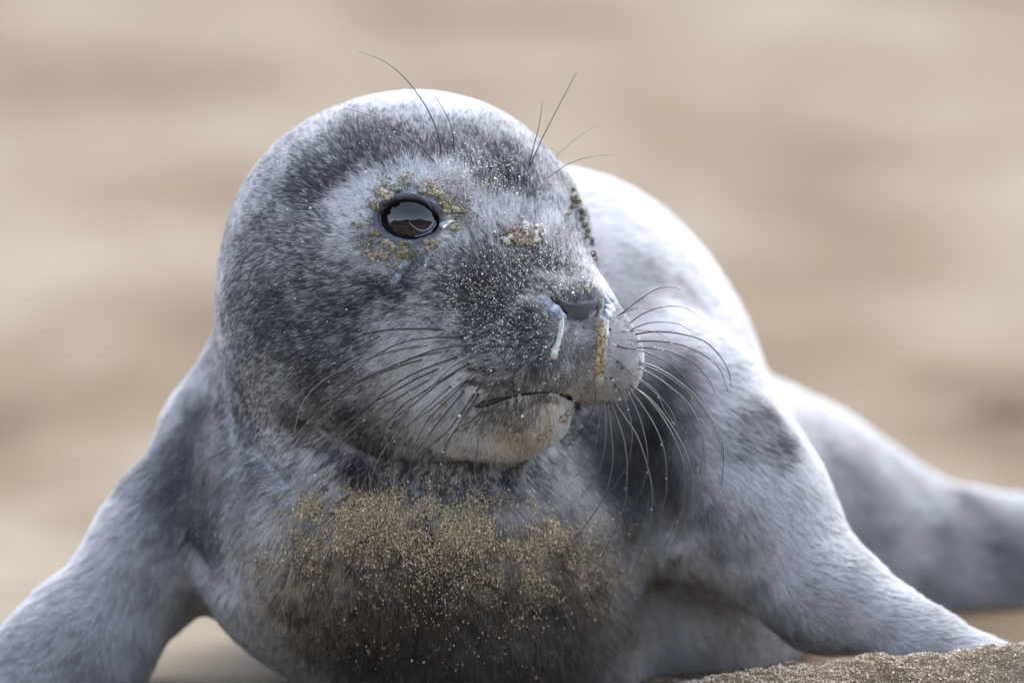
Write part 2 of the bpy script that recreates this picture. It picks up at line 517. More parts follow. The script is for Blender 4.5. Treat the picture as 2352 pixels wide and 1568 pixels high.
TAN = [(1170,970,55,.95),(1240,955,45,.95),(1180,1000,50,.8),(1280,930,30,.8),(1100,960,40,.4),(1330,890,40,.5),(1130,940,50,.5),(1350,915,30,.5),(1230,900,30,.4),(870,1110,100,.3),(1260,660,120,.22),(1230,600,90,.3)]
TQ, TR = anchors(TAN)

def blend(p, Q, rows, ri, v, val=None, strength=-1):
    for q, r in zip(Q, rows):
        d2 = ((p - q) ** 2).sum(1)
        m = d2 < (r[ri] * 2.6) ** 2
        w = np.exp(-d2[m] / (r[ri] * 1.0) ** 2) * r[strength]
        t = r[3] if val is None else val
        v[m] = v[m] * (1 - w) + t * w
    return v

LIGHT = np.array([0.92, 0.925, 0.95]); DARK = np.array([0.030, 0.034, 0.050])
def coat_color(p, rnd=None):
    """albedo at frame points; rnd: per strand random 0..1"""
    pw = p + vec_noise(p, 60) * 26 + vec_noise(p, 22) * 10
    head = np.clip(1.2 - np.linalg.norm((p - F(930, 700, 380)) / np.array([470, 470, 520]), axis=1), 0, .2) * 5
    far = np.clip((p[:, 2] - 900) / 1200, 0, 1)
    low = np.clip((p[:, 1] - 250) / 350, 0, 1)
    v = (0.79 - .10 * far - .12 * low) * (1 - head) + 0.46 * head  # greyer low down and rearward: body shading painted into the coat
    v = blend(pw, MQ, MR, 2, v)
    v = (v - .5) * (1.0 + .22 * head) + .53
    v = v + ((fbm(p, 40, 3) - .5) * 0.36 + (vnoise(p, 12) - .5) * .18) * (.3 + .7 * head) + (fbm(p, 110, 2) - .5) * .2 * (1 - head)
    v = np.clip(v, 0.0, 1.0 - .08 * head)
    v = v + .09 * head * (1 - v) ** 2 * (np.linalg.norm(p - F(905, 672, 60), axis=1) > 70)
    if rnd is not None:
        # light hairs and dark hairs mixed; the marks shift the mixture
        lo = v * (.8 - .35 * head); hi = 1 - (1 - v) * (.85 - .27 * head)
        v = lo + (hi - lo) * np.clip((rnd - (1 - v)) * 2.6 + .55, 0, 1)
    if rnd is not None:
        fleck = (np.abs(np.sin(rnd * 9173.13)) < .17) * head
        v = v * (1 - .5 * fleck)
        v = np.where(np.abs(np.sin(rnd * 5417.7)) < .14 * head, np.minimum(v + .35, 1), v)
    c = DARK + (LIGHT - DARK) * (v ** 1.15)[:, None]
    st = blend(pw, SQ, SR, 2, np.zeros(len(p)), 1.0)
    st = np.clip(st * .95 + ((vnoise(p, 26) - .5) * .5 + (vnoise(p, 9) - .5) * .4) * st * np.clip((p[:, 1] - 620) / -120, .12, 1), 0, 1)
    sxx, syy = screen(p)
    top = np.interp(sxx, [500, 620, 700, 800, 1000, 1150, 1300, 1400], [1190, 1180, 1120, 1105, 1120, 1150, 1150, 1170])
    st *= np.clip((syy - top + 14 + 30 * (vnoise(p, 20) - .5) + 60 * (vnoise(p, 70) - .5)) / 90, 0, 1) * np.clip((p[:, 2] + 2000) , 0, 1)
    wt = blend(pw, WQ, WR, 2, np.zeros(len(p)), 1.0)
    tn = blend(pw, TQ, TR, 2, np.zeros(len(p)), 1.0)
    sand = np.array([0.60, 0.48, 0.34])
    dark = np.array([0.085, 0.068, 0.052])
    n = np.clip(vnoise(p, 30) * 1.4 - .2, 0, 1)
    if rnd is not None:
        n = np.clip(n * .45 + (rnd > .5) * .55, 0, 1)
    sc = sand * (.14 + 1.0 * n)[:, None]
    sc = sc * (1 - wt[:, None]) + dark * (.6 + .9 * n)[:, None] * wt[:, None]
    c = c * (1 - st[:, None]) + sc * st[:, None]
    tc = c * np.array([1.0, .86, .66])
    c = c * (1 - tn[:, None] * .8) + tc * tn[:, None] * .8
    return np.clip(c, .008, .9)

FLOW = [
 (900,300,0,-1),(1000,380,.05,-1),(880,420,-.6,-.8),(820,500,-1,-.1),(800,600,-1,.1),(700,400,-.7,-.5),(600,500,-.8,.1),(540,650,-.6,.5),
 (1100,400,.05,-1),(1200,430,.2,-1),(1100,540,-.6,-.8),(1100,640,-.85,-.4),(1000,650,-1,.05),(900,720,-.95,.3),(1280,520,.05,-1),(1200,620,-.5,-.8),
 (1180,720,-.9,-.3),(1340,620,.15,-1),(1290,640,0,-1),(1215,690,-.9,-.2),(1100,800,-.97,.1),(1060,870,-.9,.4),(1150,860,-.7,.7),(1230,850,-.3,1),(1310,850,0,1),
 (1420,830,.7,.5),(1450,790,.9,.1),(1390,890,.2,1),(1400,720,.6,-.3),(1170,950,-.35,.9),(1250,930,.2,1),(1040,970,-.6,.75),(950,930,-.8,.6),(800,850,-.92,.3),
 (700,780,-.95,.15),(600,800,-.8,.5),(700,950,-.75,.6),(850,1030,-.45,.85),(1050,1040,-.25,1),(1200,1000,-.05,1),(640,1050,-.6,.8),(560,950,-.4,.8),
 (900,1180,-.15,1),(1100,1180,.1,1),(1300,1150,.25,1),(1000,1400,0,1),(700,1250,-.3,1),(450,1100,-.15,1),(470,900,-.1,1),(300,1250,-.5,.9),(200,1450,-.6,.8),(60,1500,-.7,.7),
 (1450,1000,.3,1),(1600,950,.5,.85),(1750,1000,.5,.9),(1700,1250,.5,.8),(1950,1380,.75,.55),(2150,1450,.85,.4),(1500,600,.8,.4),(1650,800,.7,.7),(1400,500,.8,.1),
 (1950,1150,.9,.3),(2200,1250,1,.1),(1600,1430,.4,.9),(900,220,0,-1),(620,350,-.7,-.5),(1150,270,.3,-1),
]
FQ, FR = anchors(FLOW)
FV = np.array([[r[2], r[3], 0.55] for r in FR])
def flow_dir(p, n):
    out = np.empty_like(p)
    for s in range(0, len(p), 60000):
        q = p[s:s + 60000].astype(np.float32)
        d2 = ((q[:, None, :] - FQ[None].astype(np.float32)) ** 2).sum(2)
        w = np.exp(-d2 / 110.0 ** 2) + 3.0e3 / (d2 + 2e4) ** 1.5 * 20
        w /= w.sum(1, keepdims=True)
        out[s:s + 60000] = w @ FV.astype(np.float32)
    # round the eyes hair grows away from the lid
    for c, e in ((EYE_N, EYE_DIR),):
        v = p - c
        v = v - (v @ e)[:, None] * e
        l = np.linalg.norm(v, axis=1)
        w = np.exp(-(np.maximum(l - 70, 0) / 45) ** 2) * (np.linalg.norm(p - c, axis=1) < 260)
        v[:, 1] *= .8
        out = out * (1 - w[:, None]) + v / (l[:, None] + 1e-6) * w[:, None]
    out = out + vec_noise(p, 45) * .22 + vec_noise(p, 16) * .12
    out -= (out * n).sum(1)[:, None] * n
    return out / (np.linalg.norm(out, axis=1)[:, None] + 1e-9)

def eye_local(p, c, e):
    e = e / np.linalg.norm(e)
    ax = np.cross(e, [0, 1, 0.0]); ax /= np.linalg.norm(ax)
    up = np.cross(ax, e)
    q = p - c
    return q @ ax, q @ up, q @ e, ax, up, e

def bare(p):
    """0..1 where skin shows without fur: lids, tear track, nose pad, mouth"""
    u, v, w, ax, up, e = eye_local(p, EYE_N, EYE_DIR)
    r = np.sqrt((u / 82) ** 2 + (v / 60) ** 2)
    b = np.clip((1.18 - r) * 5, 0, 1) * (w > 0)
    u, v, w, ax, up, e = eye_local(p, EYE_F, HL * .9 + np.array([.25, 0, 0]))
    b = np.maximum(b, np.clip((1.2 - np.sqrt((u / 85) ** 2 + (v / 60) ** 2)) * 5, 0, 1) * (w > 0) * (w < 200))
    for pts, rad in BARE_LINES:
        m = np.all((p > pts.min(0) - 3 * rad) & (p < pts.max(0) + 3 * rad), axis=1)
        if m.any():
            d, t = polyline_dist(p[m], pts)
            b[m] = np.maximum(b[m], np.clip((1.15 - d / rad) * 3, 0, 1))
    return b
BARE_LINES = []
for pts, rad in (([(1258, 692), (1285, 704), (1318, 712), (1352, 708), (1385, 700)], 13), ([(1300, 728), (1345, 728)], 11),
                 ([(940, 560), (938, 590), (925, 620), (915, 650)], 13),
                 ([(1100, 930), (1150, 915), (1215, 903), (1262, 899), (1300, 908), (1320, 930)], 5)):
    q, ok = trace(base_sdf, [a[0] for a in pts], [a[1] for a in pts])
    BARE_LINES.append((spline(q, 10), rad))
# ------------------------------------------------------------------ setting
def sand_material(name, near=False):
    nb = NB(name)
    tc = nb.n('ShaderNodeTexCoord')
    def noise(scale, detail, stretch=(1, 1, 1), rough=.5):
        mp = nb.n('ShaderNodeMapping'); mp.inputs['Scale'].default_value = stretch
        nb.l(tc.outputs['Object'], mp.inputs['Vector'])
        n = nb.n('ShaderNodeTexNoise'); n.inputs['Scale'].default_value = scale
        n.inputs['Detail'].default_value = detail; n.inputs['Roughness'].default_value = rough
        nb.l(mp.outputs[0], n.inputs['Vector'])
        return n.outputs[0]
    big = nb.ramp(noise(1.0, 4, (2.9, 1.25, 1), .5), [(0.35, (0.090, 0.061, 0.034)), (0.45, (0.150, 0.112, 0.072)), (0.57, (0.208, 0.173, 0.128)), (.75, (0.212, .188, .154))])
    pat = nb.ramp(noise(1.0, 3, (7.5, 3.0, 1), .5), [(0.35, (0.82, 0.78, 0.73)), (0.6, (1.05, 1.05, 1.05))])
    grain = nb.ramp(noise(900, 2), [(0.3, (0.55, 0.5, 0.45)), (0.5, (1, 1, 1)), (0.7, (1.25, 1.22, 1.15))])
    m1 = nb.n('ShaderNodeMix', data_type='RGBA', blend_type='MULTIPLY'); m1.inputs[0].default_value = 1
    nb.l(big.outputs[0], m1.inputs[6]); nb.l(pat.outputs[0], m1.inputs[7])
    m2 = nb.n('ShaderNodeMix', data_type='RGBA', blend_type='MULTIPLY'); m2.inputs[0].default_value = 1
    nb.l(m1.outputs[2], m2.inputs[6]); nb.l(grain.outputs[0], m2.inputs[7])
    nb.l(m2.outputs[2], nb.b.inputs['Base Color'])
    nb.b.inputs['Roughness'].default_value = .95
    nb.b.inputs['Specular IOR Level'].default_value = .2
    bp = nb.n('ShaderNodeBump'); bp.inputs['Strength'].default_value = .6; bp.inputs['Distance'].default_value = .0006
    nb.l(noise(700, 2), bp.inputs['Height']); nb.l(bp.outputs[0], nb.b.inputs['Normal'])
    return nb.m
M_SAND = sand_material('sand')

def axis_steps(segs):
    out = [segs[0][0]]
    for a, b, st in segs:
        n = max(1, int(round((b - a) / st)))
        out += list(np.linspace(a, b, n + 1)[1:])
    return np.array(out)
gx = axis_steps([(-400, -60, 20), (-60, -8, 2.0), (-8, -1.5, .25), (-1.5, -.3, .04), (-.3, .04, .012), (.04, .34, .0014), (.34, 1.5, .03), (1.5, 8, .25), (8, 60, 2.0), (60, 400, 20)])
gy = axis_steps([(-60, -8, 2), (-8, -.5, .3), (-.5, -.06, .02), (-.06, .11, .00125), (.11, .6, .02), (.6, 9, .07), (9, 20, .5), (20, 100, 5), (100, 900, 50)])
GX, GY = np.meshgrid(gx, gy, indexing='ij')
def ground_z(x, y, fine=True):
    p = np.stack([x, y, np.zeros_like(x)], 1)
    far = np.clip((np.abs(y - 0.3) - .7) / 1.5, 0, 1)
    z = (fbm(p * np.array([1, .6, 1]) + 5, 0.9, 3) - .5) * .07 * far
    z += (fbm(p + 50, .16, 2) - .5) * .012 * np.clip((np.abs(y) + np.abs(x)) * 2, .2, 1) * np.clip(1.6 - far, .4, 1)
    z += 0.55 * np.clip((y - 14) / 60, 0, 1) ** 1.3 * 3
    # the sand heap in front of the far flipper
    hx = np.interp(x, [-.3, .02, .085, .13, .18, .255, .33, .5], [0, .000, .0105, .018, .025, .0345, .039, .03])
    z = z + hx * np.exp(-((y - .026) / .034) ** 2)
    if fine:
        m = (x > .0) & (x < .36) & (y > -.062) & (y < .115)
        q = p[m]
        f = (fbm(q + 3, .0035, 2) - .5) * .0034 + (fbm(q + 9, .02, 2) - .5) * .008
        edge = np.clip(x[m] / .06, 0, 1) * np.clip((.36 - x[m]) / .05, 0, 1) * np.clip((y[m] + .062) / .04, 0, 1) * np.clip((.115 - y[m]) / .05, 0, 1)
        z[m] += f * edge
    return z
gz = ground_z(GX.ravel(), GY.ravel())
n0, n1 = GX.shape
ii = np.arange(n0 * n1).reshape(n0, n1)
gf = np.stack([ii[:-1, :-1].ravel(), ii[1:, :-1].ravel(), ii[1:, 1:].ravel(), ii[:-1, 1:].ravel()], 1)
sand_o = link('sand_beach', mesh_np('sand_beach', np.stack([GX.ravel(), GY.ravel(), gz], 1), gf), None, M_SAND)
info(sand_o, kind='structure')

# dune with dark marram grass behind the camera: the seal's eyes mirror it
dr = np.linspace(-45, 45, 181); dt = np.linspace(0, 1, 26)
DX, DT = np.meshgrid(dr, dt, indexing='ij')
dp = np.stack([DX.ravel(), DT.ravel() * 8, np.zeros(DX.size)], 1)
crest = 2.6 + 1.4 * vnoise(np.stack([dr, dr * 0, dr * 0], 1), 9) + .7 * vnoise(np.stack([dr, dr * 0, dr * 0], 1), 1.3)
dz = np.repeat(crest, len(dt)) * np.clip(DT.ravel() * 1.15, 0, 1) ** .6 + (fbm(dp, .9, 3) - .5) * .8 * np.clip(DT.ravel() * 3, 0, 1) - .12
dyy = -6.0 - DT.ravel() * 5 - .004 * DX.ravel() ** 2
jj = np.arange(DX.size).reshape(DX.shape)
df = np.stack([jj[:-1, :-1].ravel(), jj[:-1, 1:].ravel(), jj[1:, 1:].ravel(), jj[1:, :-1].ravel()], 1)
nb = NB('marram_grass')
nn = nb.n('ShaderNodeTexNoise'); nn.inputs['Scale'].default_value = 3
rp = nb.ramp(nn.outputs[0], [(.3, (.02, .028, .014)), (.7, (.05, .055, .028))]); nb.l(rp.outputs[0], nb.b.inputs['Base Color'])
nb.b.inputs['Roughness'].default_value = .9
dune = link('dune_hill', mesh_np('dune_hill', np.stack([DX.ravel(), dyy, dz], 1), df), None, nb.m)
info(dune, kind='structure')

# ------------------------------------------------------------------ the seal: body
seal = bpy.data.objects.new('seal_pup', None)
COL.objects.link(seal)
seal.empty_display_size = .1
seal.location = (0.0, 0.15, 0.0)
info(seal, 'grey spotted seal pup propped on its fore flippers on the sand, head turned right', 'seal pup')
bpy.context.view_layer.update()
INV = Vector((0.0, -0.15, 0.0))
def wp(p):
    """frame points -> the seal's local coordinates"""
    return world_pts(p) + np.array(INV)

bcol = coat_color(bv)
bb = bare(bv)
SKIN = np.array([0.075, 0.08, 0.105])
sk = SKIN * (.7 + .6 * vnoise(bv, 14))[:, None]
sk = sk * (1 - .9 * np.exp(-(np.linalg.norm(bv - F(1320, 712, 60), axis=1) / 110) ** 2))[:, None]
bcol = bcol * .8
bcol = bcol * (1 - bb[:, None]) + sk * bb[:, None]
nb = NB('seal_skin')
at = nb.n('ShaderNodeAttribute', attribute_name='coat'); nb.l(at.outputs['Color'], nb.b.inputs['Base Color'])
ab = nb.n('ShaderNodeAttribute', attribute_name='bare')
mr = nb.n('ShaderNodeMapRange'); mr.inputs['To Min'].default_value = .8; mr.inputs['To Max'].default_value = .55
nb.l(ab.outputs['Fac'], mr.inputs['Value']); nb.l(mr.outputs[0], nb.b.inputs['Roughness'])
bt = nb.n('ShaderNodeTexNoise'); bt.inputs['Scale'].default_value = 900
bp = nb.n('ShaderNodeBump'); bp.inputs['Strength'].default_value = .35; bp.inputs['Distance'].default_value = .0005
nb.l(bt.outputs[0], bp.inputs['Height']); nb.l(bp.outputs[0], nb.b.inputs['Normal'])
bme = mesh_np('body', wp(bv), bf)
set_color(bme, bcol)
at_ = bme.attributes.new('bare', 'FLOAT', 'POINT'); at_.data.foreach_set('value', bb.astype(np.float32))
body = link('body', bme, seal, nb.m)

# ------------------------------------------------------------------ fur
def face_samples(n_target, wfun):
    v = bv[bf]
    c = v.mean(1)
    ar = .5 * np.linalg.norm(np.cross(v[:, 2] - v[:, 0], v[:, 3] - v[:, 1]), axis=1)
    nn = bn[bf].mean(1)
    w = ar * wfun(c, nn)
    k = rng.choice(len(bf), size=n_target, p=w / w.sum())
    a, b = rng.random((2, n_target, 1))
    q = v[k]
    p = (q[:, 0] * (1 - a) + q[:, 1] * a) * (1 - b) + (q[:, 3] * (1 - a) + q[:, 2] * a) * b
    nv = bn[bf[k]]
    n = (nv[:, 0] * (1 - a) + nv[:, 1] * a) * (1 - b) + (nv[:, 3] * (1 - a) + nv[:, 2] * a) * b
    return p, n / (np.linalg.norm(n, axis=1)[:, None] + 1e-9)
GROUND_Y = lambda w: 876 - 0.1158 * w         # frame y of the ground under the seal
def headness(p):
    sx, sy = screen(p)
    return np.clip((1180 - sy) / 160, 0, 1) * np.clip((1.25 - np.linalg.norm((p - F(960, 680, 330)) / np.array([520, 520, 560]), axis=1)) * 5, 0, 1)
def fur_weight(c, n):
    facing = np.clip(-n[:, 2] * 2.5 + .75, .12, 1)
    h = headness(c)
    far = 1 / (1 + np.maximum(c[:, 2] - 350, 0) / 260)
    vis = np.clip((GROUND_Y(c[:, 2]) - c[:, 1]) / 30, 0, 1)
    return facing * (h * 1.0 + (1 - h) * .62 * far) * vis + 1e-6
def make_fur(name, count, seed_shift=0):
    p, n = face_samples(count, fur_weight)
    keep = bare(p) < rng.random(count) * .8 + .1
    p, n = p[keep], n[keep]
    N = len(p)
    h = headness(p)
    fd = flow_dir(p, n)
    # length by region
    nose = np.exp(-(np.linalg.norm(p - F(1300, 760, 110), axis=1) / 210) ** 2)
    eyeb = np.exp(-(np.linalg.norm(p - F(946, 505, -5), axis=1) / 120) ** 2)
    L = 32 * (1 - h) + 20 * h
    L = L * (1 - .38 * nose) * (1 - .35 * eyeb)
    L *= .7 + .6 * rng.random(N)
    back = np.maximum(p[:, 2] - 500, 0)
    L *= 1 + np.clip(back / 3000, 0, .3)
    lift = .16 + .18 * rng.random(N) + .08 * (1 - h)
    cs = 5.2 + 5 * (1 - h)                                   # clumps: hairs of one cell lean together
    jit = vec_noise(p, 13) * 5
    cell = np.floor((p + jit) / cs[:, None])
    cc = (cell + .5) * cs[:, None] - jit
    hsh = np.abs(np.sin(cell @ np.array([12.9898, 78.233, 37.719])) * 43758.5453) % 1.0
    pull = (cc - p); pull -= (pull * n).sum(1)[:, None] * n
    side = np.cross(n, fd)
    bend = (hsh - .5)[:, None] * side * .35 + rng.normal(0, .10, (N, 1)) * side
    pts = np.empty((N, 4, 3))
    for i, t in enumerate((0, .33, .67, 1.0)):
        d = fd * (t + .10 * t * t) + n * lift[:, None] * (t * 1.25 - .55 * t * t) + bend * t * t
        pts[:, i] = p - n * 1.0 + d * L[:, None] + pull * .55 * t ** 1.5
    rad = (.50 + .32 * rng.random(N)) * (1 + .6 * (1 - h)) * (1 + np.clip(back / 900, 0, .8))
    rr = rad[:, None] * np.array([.9, 1.0, .72, .12])[None]
    rnd = np.clip(hsh * .78 + rng.random(N) * .22, 0, 1)
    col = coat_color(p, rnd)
    cu = bpy.data.hair_curves.new(name)
    cu.add_curves([4] * N)
    cu.position_data.foreach_set('vector', wp(pts.reshape(-1, 3)).astype(np.float32).ravel())
    if 'radius' not in cu.attributes: cu.attributes.new('radius', 'FLOAT', 'POINT')
    cu.attributes['radius'].data.foreach_set('value', (rr * S).astype(np.float32).ravel())
    a = cu.attributes.new('coat', 'FLOAT_COLOR', 'CURVE')
    c4 = np.ones((N, 4), dtype=np.float32); c4[:, :3] = col
    a.data.foreach_set('color', c4.ravel())
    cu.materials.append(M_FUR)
    o = bpy.data.objects.new(name, cu)
    COL.objects.link(o); o.parent = seal
    info(o, kind='stuff')
    return o
nb = NB('fur')
at = nb.n('ShaderNodeAttribute', attribute_name='coat')
ci = nb.n('ShaderNodeHairInfo')
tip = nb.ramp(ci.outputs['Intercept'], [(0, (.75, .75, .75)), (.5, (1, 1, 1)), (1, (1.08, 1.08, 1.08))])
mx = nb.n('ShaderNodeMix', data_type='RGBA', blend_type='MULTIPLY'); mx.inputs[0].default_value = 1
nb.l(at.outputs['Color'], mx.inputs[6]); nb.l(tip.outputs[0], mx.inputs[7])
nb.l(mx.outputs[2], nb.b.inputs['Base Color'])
nb.b.inputs['Roughness'].default_value = .42
nb.b.inputs['Specular IOR Level'].default_value = .55
tr = nb.n('ShaderNodeBsdfTranslucent'); nb.l(mx.outputs[2], tr.inputs[0])
ms = nb.n('ShaderNodeMixShader'); ms.inputs[0].default_value = .5
nb.l(nb.b.outputs[0], ms.inputs[1]); nb.l(tr.outputs[0], ms.inputs[2]); nb.l(ms.outputs[0], nb.out.inputs['Surface'])
M_FUR = nb.m
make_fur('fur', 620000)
print('fur', round(_time.time() - _t0, 1))
# ------------------------------------------------------------------ small shapes
def on_body(px, py, lift=0.0, fn=None):
    q, ok = trace(fn or body_sdf, px, py)
    g, _ = grad(body_sdf, q)
    g /= np.linalg.norm(g, axis=1)[:, None] + 1e-9
    return q + g * lift, g, ok

def tube(pts, radii, seg=8, flat=None):
    """swept tube through frame points; flat = (normals, factor)"""
    pts = np.asarray(pts); n = len(pts)
    T = np.gradient(pts, axis=0); T /= np.linalg.norm(T, axis=1)[:, None] + 1e-9
    up = np.array([0.1, 0.2, -1.0]); vs = []
    for i in range(n):
        nrm = up if flat is None else flat[0][i]
        a = np.cross(T[i], nrm); a /= np.linalg.norm(a) + 1e-9
        b = np.cross(a, T[i])
        f = 1.0 if flat is None else flat[1]
        th = np.linspace(0, 2 * math.pi, seg, endpoint=False)
        vs.append(pts[i] + radii[i] * (np.cos(th)[:, None] * a + np.sin(th)[:, None] * b * f))
    vs = np.vstack(vs + [pts[0] - T[0] * radii[0] * .6, pts[-1] + T[-1] * radii[-1] * .6])
    fs = []
    for i in range(n - 1):
        for k in range(seg):
            k2 = (k + 1) % seg
            fs.append((i * seg + k, i * seg + k2, (i + 1) * seg + k2, (i + 1) * seg + k))
    c0, c1 = n * seg, n * seg + 1
    for k in range(seg):
        k2 = (k + 1) % seg
        fs.append((c0, k2, k, k)); fs.append((c1, (n - 1) * seg + k, (n - 1) * seg + k2, (n - 1) * seg + k2))
    return vs, fs

def mesh_py(name, vs, fs, smooth=True):
    me = bpy.data.meshes.new(name)
    me.from_pydata([tuple(v) for v in vs], [], [tuple(dict.fromkeys(int(i) for i in f)) for f in fs])
    if smooth:
        me.polygons.foreach_set('use_smooth', np.ones(len(me.polygons), dtype=bool))
    me.update()
    return me

def plain(name, col, rough=.6, spec=.5, noise=None, sss=0, coat=0, trans=0):
    nb = NB(name)
    nb.b.inputs['Base Color'].default_value = (*col, 1)
    nb.b.inputs['Roughness'].default_value = rough
    nb.b.inputs['Specular IOR Level'].default_value = spec
    nb.b.inputs['Coat Weight'].default_value = coat
    nb.b.inputs['Coat Roughness'].default_value = .05
    nb.b.inputs['Transmission Weight'].default_value = trans
    if sss:
        nb.b.inputs['Subsurface Weight'].default_value = sss
        nb.b.inputs['Subsurface Radius'].default_value = (.003, .002, .0015)
        nb.b.inputs['Subsurface Scale'].default_value = 1.0
    if noise:
        sc, lo, hi = noise
        tc = nb.n('ShaderNodeTexCoord')
        t = nb.n('ShaderNodeTexNoise'); t.inputs['Scale'].default_value = sc; t.inputs['Detail'].default_value = 4
        nb.l(tc.outputs['Object'], t.inputs['Vector'])
        r = nb.ramp(t.outputs[0], [(.35, lo), (.65, hi)]); nb.l(r.outputs[0], nb.b.inputs['Base Color'])
    return nb.m

OCT = np.array([[1, 0, 0], [-1, 0, 0], [0, 1, 0], [0, -1, 0], [0, 0, 1], [0, 0, -1]], float)
OCF = np.array([[0, 2, 4], [2, 1, 4], [1, 3, 4], [3, 0, 4], [2, 0, 5], [1, 2, 5], [3, 1, 5], [0, 3, 5]])
_ph = (1 + 5 ** .5) / 2
ICO = np.array([[-1, _ph, 0], [1, _ph, 0], [-1, -_ph, 0], [1, -_ph, 0], [0, -1, _ph], [0, 1, _ph], [0, -1, -_ph], [0, 1, -_ph], [_ph, 0, -1], [_ph, 0, 1], [-_ph, 0, -1], [-_ph, 0, 1]])
ICO /= np.linalg.norm(ICO[0])
ICF = np.array([[0, 11, 5], [0, 5, 1], [0, 1, 7], [0, 7, 10], [0, 10, 11], [1, 5, 9], [5, 11, 4], [11, 10, 2], [10, 7, 6], [7, 1, 8], [3, 9, 4], [3, 4, 2], [3, 2, 6], [3, 6, 8], [3, 8, 9], [4, 9, 5], [2, 4, 11], [6, 2, 10], [8, 6, 7], [9, 8, 1]])
def grains(name, centers, radii, cols, parent, mat, conv=wp, ico=True, rough=.3, smooth=False, stretch=(1, 1, 1)):
    B, Fc = (ICO, ICF) if ico else (OCT, OCF)
    N, K = len(centers), len(B)
    r = radii[:, None, None] * (1 + rng.uniform(-rough, rough, (N, K, 1)))
    ang = rng.random(N) * 6.28; ca, sa = np.cos(ang), np.sin(ang)
    b = np.repeat(B[None], N, 0)
    x, y = b[..., 0].copy(), b[..., 1].copy()
    b[..., 0] = x * ca[:, None] - y * sa[:, None]; b[..., 1] = x * sa[:, None] + y * ca[:, None]
    b = b * np.asarray(stretch)
    v = centers[:, None] + b * r * (1 + rng.uniform(-.25, .25, (N, 1, 3)))
    f = (Fc[None] + (np.arange(N) * K)[:, None, None]).reshape(-1, 3)
    me = mesh_np(name, conv(v.reshape(-1, 3)), f, smooth)
    set_color(me, np.repeat(cols, K, 0))
    return link(name, me, parent, mat)

nb = NB('sand_grain')
at = nb.n('ShaderNodeAttribute', attribute_name='coat'); nb.l(at.outputs['Color'], nb.b.inputs['Base Color'])
nb.b.inputs['Roughness'].default_value = .45
M_GRAIN = nb.m
nb = NB('dried_crust')
at = nb.n('ShaderNodeAttribute', attribute_name='coat'); nb.l(at.outputs['Color'], nb.b.inputs['Base Color'])
nb.b.inputs['Roughness'].default_value = .55
M_CRUST = nb.m

# ------------------------------------------------------------------ eyes
def uv_ball(c, r, su=48, sv=28):
    th = np.linspace(0, math.pi, sv); ph = np.linspace(0, 2 * math.pi, su, endpoint=False)
    v = [[math.sin(t) * math.cos(a), math.sin(t) * math.sin(a), math.cos(t)] for t in th[1:-1] for a in ph]
    v = np.array(v + [[0, 0, 1], [0, 0, -1]]) * r + c
    f = []
    m = sv - 2
    for i in range(m - 1):
        for k in range(su):
            k2 = (k + 1) % su
            f.append((i * su + k, i * su + k2, (i + 1) * su + k2, (i + 1) * su + k))
    for k in range(su):
        k2 = (k + 1) % su
        f.append((m * su, k2, k)); f.append((m * su + 1, (m - 1) * su + k, (m - 1) * su + k2))
    return v, f
M_EYE = plain('dark_eye', (.004, .004, .007), .03, .5)
M_EYE.node_tree.nodes['Principled BSDF'].inputs['IOR'].default_value = 1.62
M_LID = plain('eyelid_skin', (.05, .053, .07), .3, .5, noise=(900, (.07, .074, .10), (.19, .20, .25)), coat=.25)
M_LID_DARK = plain('lid_margin', (.008, .008, .012), .3, .4)
def make_eye(c, e, tilt):
    v, f = uv_ball(c, EYE_R)
    eye = link('eye', mesh_py('eye', wp(v), f), seal, M_EYE)
    _, _, _, ax, up, e = eye_local(np.zeros((1, 3)), c, e)
    def ring(name, rows, mat, a0=0, a1=2 * math.pi, na=96, wob=1.7):
        vs, fs = [], []
        closed = abs(a1 - a0 - 2 * math.pi) < 1e-6
        angs = np.linspace(a0, a1, na, endpoint=not closed)
        for a in angs:
            for k, (s, off) in enumerate(rows):
                ru, rv = 66 * s, 46 * s
                uu, vv = ru * math.cos(a), rv * math.sin(a)
                if math.cos(a) > 0: vv *= 1 - .22 * max(0, math.cos(a)) ** 6; uu *= 1.02 + .24 * max(0, math.cos(a)) ** 10
                u = uu * math.cos(tilt) - vv * math.sin(tilt); w = uu * math.sin(tilt) + vv * math.cos(tilt)
                o = off + wob * math.sin(a * 17 + k * 2.1) * (k > 0) * .5 + wob * math.sin(a * 7 + k)
                rr = EYE_R + o
                h = math.sqrt(max(rr * rr - u * u - w * w, 100))
                vs.append(c + ax * u + up * w + e * h)
        K = len(rows); n = len(angs)
        for i in range(n if closed else n - 1):
            j = (i + 1) % n
            for k in range(K - 1):
                fs.append((i * K + k, i * K + k + 1, j * K + k + 1, j * K + k))
        return link(name, mesh_py(name, wp(np.array(vs)), fs), eye, mat)
    ring('eyelid', [(.99, -3), (1.0, 2.5), (1.05, 6.5), (1.12, 9), (1.20, 14), (1.28, 16.5), (1.34, 16), (1.4, 9)], M_LID)
    ring('lid_margin', [(.93, -2), (.95, 2.0), (1.0, 4.5), (1.09, 9.6), (1.11, 6)], M_LID_DARK, math.radians(190), math.radians(350), 60, .3)
    return eye, ax, up, e
# third eyelid: a wet fold across the inner corner of the near eye
def lid_fold(name, uvs, rad, mat, off):
    c = []
    for u, w in uvs:
        rr = EYE_R + off
        c.append(EYE_N + axN * u + upN * w + eN * math.sqrt(rr * rr - u * u - w * w))
    c = spline(c, 20)
    v, f = tube(c, np.interp(np.linspace(0, 1, 20), [0, .5, 1], rad), 8)
    link(name, mesh_py(name, wp(v), f), eyeN, mat)
